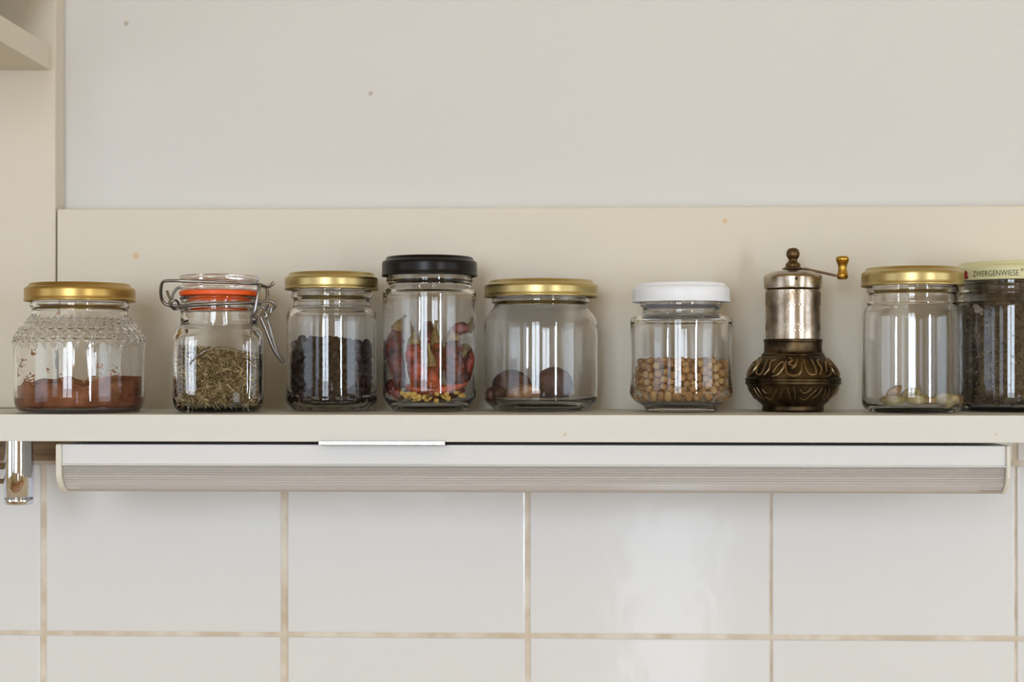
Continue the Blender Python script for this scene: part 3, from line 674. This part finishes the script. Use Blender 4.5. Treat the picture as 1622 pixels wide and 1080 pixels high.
bm.faces.new(prev[::-1]); obj('crank_arm', bm, m_knob, j7.root, smooth=False, bevel=0.0005)
bm = bmesh.new(); kp = [(0, 443.5), (7, 443.2), (8.6, 440), (9, 436), (7.6, 432), (6.6, 426), (7.2, 420), (9.6, 415), (10.6, 411), (9.6, 407.5), (5, 406), (0, 406)]
lathe(bm, chaikin(j7.P(kp), 2), 40); bmesh.ops.translate(bm, verts=bm.verts, vec=((1333.5-1256)*j7.s, -2*j7.s, 0)); obj('crank_knob', bm, m_yb, j7.root)
bm = bmesh.new(); bmesh.ops.create_uvsphere(bm, u_segments=10, v_segments=6, radius=2.2*j7.s); bmesh.ops.translate(bm, verts=bm.verts, vec=j7.pt(1254, 444, -46)); obj('rivet', bm, m_brd, j7.root)
def brad(y):
    for (r0, y0), (r1, y1) in zip(belly, belly[1:]):
        if y0 <= y <= y1 and y1 > y0: return r0+(r1-r0)*(y-y0)/(y1-y0)
    return 60
def stroke(bm, pl_, width):
    """raised ribbon on the belly; pl_ = list of (angle deg, y px)"""
    Q = []
    for (a, y) in pl_: Q.append(Vector((a, y, 0)))
    pts = []
    n = len(Q)
    for i in range(n-1):
        p0, p1, p2, p3 = Q[max(0, i-1)], Q[i], Q[i+1], Q[min(n-1, i+2)]
        for k in range(5):
            t = k/5; pts.append(0.5*((2*p1)+(p2-p0)*t+(2*p0-5*p1+4*p2-p3)*t*t+(3*p1-p0-3*p2+p3)*t**3))
    pts.append(Q[-1]); W3 = []
    for q in pts:
        a = math.radians(q.x); r = brad(q.y)+0.2; W3.append(Vector((r*math.cos(a), r*math.sin(a), j7.yb-q.y))*j7.s)
    m_ = len(W3); rad = [width*j7.s*(0.55+0.45*math.sin(PI*(i+0.6)/(m_+0.2))) for i in range(m_)]
    tube(bm, W3, rad, 6, False, 0)
glyphs = [[(-14, 572), (-12, 590), (-2, 595), (6, 588), (9, 574)], [(-30, 590), (-24, 578), (-18, 574), (-16, 580), (-22, 592), (-30, 596)], [(12, 570), (13, 584), (17, 593), (25, 592), (27, 580), (25, 570)],
          [(30, 594), (36, 584), (34, 574), (40, 570)], [(-10, 567), (-5, 571), (-10, 576), (-3, 580)], [(-6, 584), (0, 577), (4, 568)]]
low = [[(-16, 614), (-14, 622), (-12, 631)], [(-9, 613), (-6, 622), (-7, 632)], [(0, 616), (5, 622), (12, 618), (14, 613)], [(0, 628), (8, 632), (16, 624), (22, 616)], [(20, 630), (26, 624), (30, 614)]]
bm = bmesh.new()
for rep in range(5):
    for gph in glyphs: stroke(bm, [(a+rep*72-95, y) for a, y in gph], 2.3)
obj('belly_ornament', bm, m_brr, j7.root, label='flowing raised script ornament')
bm = bmesh.new()
for rep in range(7):
    for gph in low: stroke(bm, [(a+rep*51.4-90, y) for a, y in gph], 1.2)
obj('belly_ornament', bm, m_brr, j7.root, label='finer raised scrolls below the ridge')

# 8 pod jar -----------------------------------------------------------------
j8 = J('glass_jar', 'nearly empty glass jar with gold lid, right of the spice mill', 1445, 1.055); yb = j8.yb
out = base_outer(yb, 65)+[(69, yb-2), (76, yb-9), (78.3, yb-17), (78.5, 600), (78.5, 520), (78.2, 498), (76, 491), (71, 486), (69.5, 483), (70, 481), (68, 472), (67.5, 466), (70.5, 462.5), (71, 459), (69, 456), (68, 450), (68, 434)]
inn = [(63, 434), (63, 470), (65, 483), (71, 492), (73.5, 500), (73.8, 600), (73.5, yb-18), (68, yb-11), (50, yb-10), (0, yb-10)]
screw_jar(j8, out, inn, (79, 425, 454.5), m_gold2)
m_pod = mat('pod', (172,158,112), 0.6); add_noise_col(m_pod, (150,132,84), (200,186,144), 150, 4); m_podb = mat('brown_pod', (160,124,84), 0.6); add_noise_col(m_podb, (136,100,64), (186,152,110), 150, 4)
def pod(label, x, y, d, ln, wd, m, rot):
    bm = bmesh.new(); n = 14; pr = []; ln *= 1.12; wd *= 1.15; y -= 3
    for k in range(n+1):
        t = k/n; pr.append((max(0.0, math.sin(PI*t)**0.75*wd/2*j8.s) if 0 < k < n else 0, (t-0.5)*ln*j8.s))
    lathe(bm, pr, 24, lambda a, z, r: r*(0.10*math.cos(3*a)+0.03*math.cos(13*a)))
    o = obj('cardamom_pod', bm, m, loc=j8.loc+j8.pt(x, y, d)); o.rotation_euler = [math.radians(v) for v in rot]; tag(o, label, 'spice pod', 'pods on the floor of the nearly empty jar')
fl = yb-10
pod('brownish pod propped up steeply at the left of the nearly empty jar', 1408, fl-21, -40, 30, 14, m_podb, (0, 58, 20))
pod('greenish pod lying at the lower left of the nearly empty jar', 1405, fl-8, -50, 40, 15, m_pod, (0, 90, -12))
pod('pale green pod leaning behind the two left ones', 1434, fl-16, -30, 34, 17, m_pod, (0, 70, -30))
pod('short plump pod lying left of the centre gap', 1438, fl-8, -58, 32, 15, m_pod, (0, 97, 10))
pod('small brown pod in the centre of the nearly empty jar', 1460, fl-6, -54, 22, 11, m_podb, (0, 82, -15))
pod('large pale pod with a shiny side, right of centre', 1484, fl-9, -54, 40, 18, m_pod, (0, 88, 8))
pod('brown pod at the right wall of the nearly empty jar', 1507, fl-8, -30, 28, 15, m_podb, (0, 80, 50))
pod('greenish pod lying far back in the nearly empty jar', 1462, fl-8, 20, 36, 15, m_pod, (0, 90, -25))

# 9 herb paste jar at the frame edge ------------------------------------------
j9 = J('glass_jar', 'jar of dark mottled contents with pale yellow lettered lid, cut by right edge', 1601, 1.0885); yb = j9.yb
out = base_outer(yb, 74)+[(79, yb-2), (85, yb-9), (87, yb-17), (87, 600), (87, 500), (86.5, 484), (84, 477), (79, 472), (77, 468), (77, 464), (79.5, 461), (79.5, 457), (77, 452), (77, 440), (77, 426)]
inn = [(72, 426), (72, 466), (75, 474), (81.5, 482), (83, 490), (83, 600), (83, yb-18), (78, yb-9), (50, yb-8), (0, yb-8)]
lid9 = screw_jar(j9, out, inn, (86, 417.5, 446.5), m_yellid)
m_paste = mat('dark_herb_mix', (74,58,40), 0.7); nz, cr = add_noise_col(m_paste, (44,32,22), (98,82,58), 170, 6, 0.38, 0.66)
past = filling('herb_mix', 'dark brown green herb mixture filling the pale-lidded jar', 'herbs', j9, 81.8, yb-11, lambda x, y: 480+2*noise.noise(Vector((x*.1, y*.1, 0))), m_paste, amp=0.012, rings=30, seg=128)
bm = bmesh.new(); lathe(bm, chaikin(j9.P([(0, 484), (70, 484), (73.8, 476), (71, 470), (71, 452), (66, 449), (0, 449)]), 1), 96); obj('herb_neck', bm, m_paste, past)
m_fl = mat('herb_flake', (100,80,56), 0.75)
at = N(m_fl, 'ShaderNodeAttribute', attribute_name='tone'); cr = N(m_fl, 'ShaderNodeValToRGB'); e = cr.color_ramp.elements
e[0].color = (*lin((46,34,24)), 1); e[1].color = (*lin((122,104,78)), 1); x_ = e.new(0.5); x_.color = (*lin((78,64,40)), 1)
L(m_fl, at, 'Fac', cr, 'Fac'); L(m_fl, cr, 'Color', B(m_fl), 'Base Color')
random.seed(31); pts = []
for _ in range(1500):
    a = random.uniform(-PI, 0.0); y = random.uniform(483, yb-12); r = random.uniform(81.0, 82.1)
    pts.append((Vector((r*math.cos(a), r*math.sin(a), j9.yb-y))*j9.s, Vector((-math.sin(a), math.cos(a), random.gauss(0, .9)))))
slivers('herb_flake', m_fl, past, pts, (4*j9.s, 9*j9.s), (2*j9.s, 5*j9.s), 8)
bm = bmesh.new(); a0 = math.atan2(-math.sqrt(82.3**2-66**2), -66)
for da, dy, sz in ((0, 0, 7), (0.07, 3, 5), (-0.05, -4, 4), (0.10, 8, 3.5)):
    a = a0+da; c = Vector((math.cos(a), math.sin(a), 0)); tx = Vector((-c.y, c.x, 0)); Pq = (c*82.5+Vector((0, 0, j9.yb-491-dy)))*j9.s
    random.seed(int(dy)+20); vs = [bm.verts.new(Pq+(tx*math.cos(q)+Vector((0, 0, 1))*math.sin(q))*sz*random.uniform(.6, 1.1)*j9.s) for q in [k*PI/4 for k in range(8)]]
    pk = bm.verts.new(Pq-c*0.0008)
    bm.faces.new(vs); [bm.faces.new((pk, vs[(k+1) % 8], vs[k])) for k in range(8)]
obj('pale_flake', bm, mat('pale_flake', (176,160,148), 0.7), past, label='pale pinkish flake against the glass')
# lid lettering wrapped on the skirt
def wrap(me, r, ang0, zc):
    for v in me.vertices:
        a = ang0+v.co.x/r; rr = r+0.00012+v.co.z; v.co = Vector((rr*math.cos(a), rr*math.sin(a), zc+v.co.y))
s9 = j9.s; R9 = 86.2*s9
def ang(px): return -math.acos(max(-1, min(1, (px-1601)/86.2)))+0.0
vang = math.atan2(-j9.loc.y, -j9.loc.x)+PI/2      # direction to the camera relative to -Y
def put_text(txt, size, x0, x1, ybase, m, name):
    me = text_mesh(txt, size*s9, m, 0.00005, 1.0)
    xsn = [v.co.x for v in me.vertices]; lo, hi = min(xsn), max(xsn); a0, a1 = ang(x0), ang(x1)
    for v in me.vertices: v.co.x = (v.co.x-lo)/(hi-lo)*(a1-a0)*R9
    wrap(me, R9, a0+vang, (j9.yb-ybase)*s9); o = bpy.data.objects.new(name, me); C.objects.link(o); o.parent = lid9
put_text('ZWERGENWIESE', 12.5, 1545.5, 1612.5, 441.5, m_green_ink, 'lid_lettering')
put_text('®', 6, 1615.5, 1619.5, 435, m_green_ink, 'lid_lettering')
bm = bmesh.new(); shp = [(-3.6, 0), (3.6, 0), (3.9, 2.5), (2.2, 6.2), (3.2, 8), (2.6, 10.2), (1.6, 12), (0.3, 13.2), (-1.6, 12), (-2.4, 10), (-1.8, 7), (-3.6, 3)]
a0 = ang(1534.5)+vang; vs = []
for u, v in shp:
    a = a0+u*1.6*s9/R9; r = R9+0.00035; vs.append(bm.verts.new((r*math.cos(a), r*math.sin(a), (j9.yb-444+v)*s9)))
bm.faces.new(vs); obj('red_emblem', bm, m_red_ink, lid9, smooth=False)
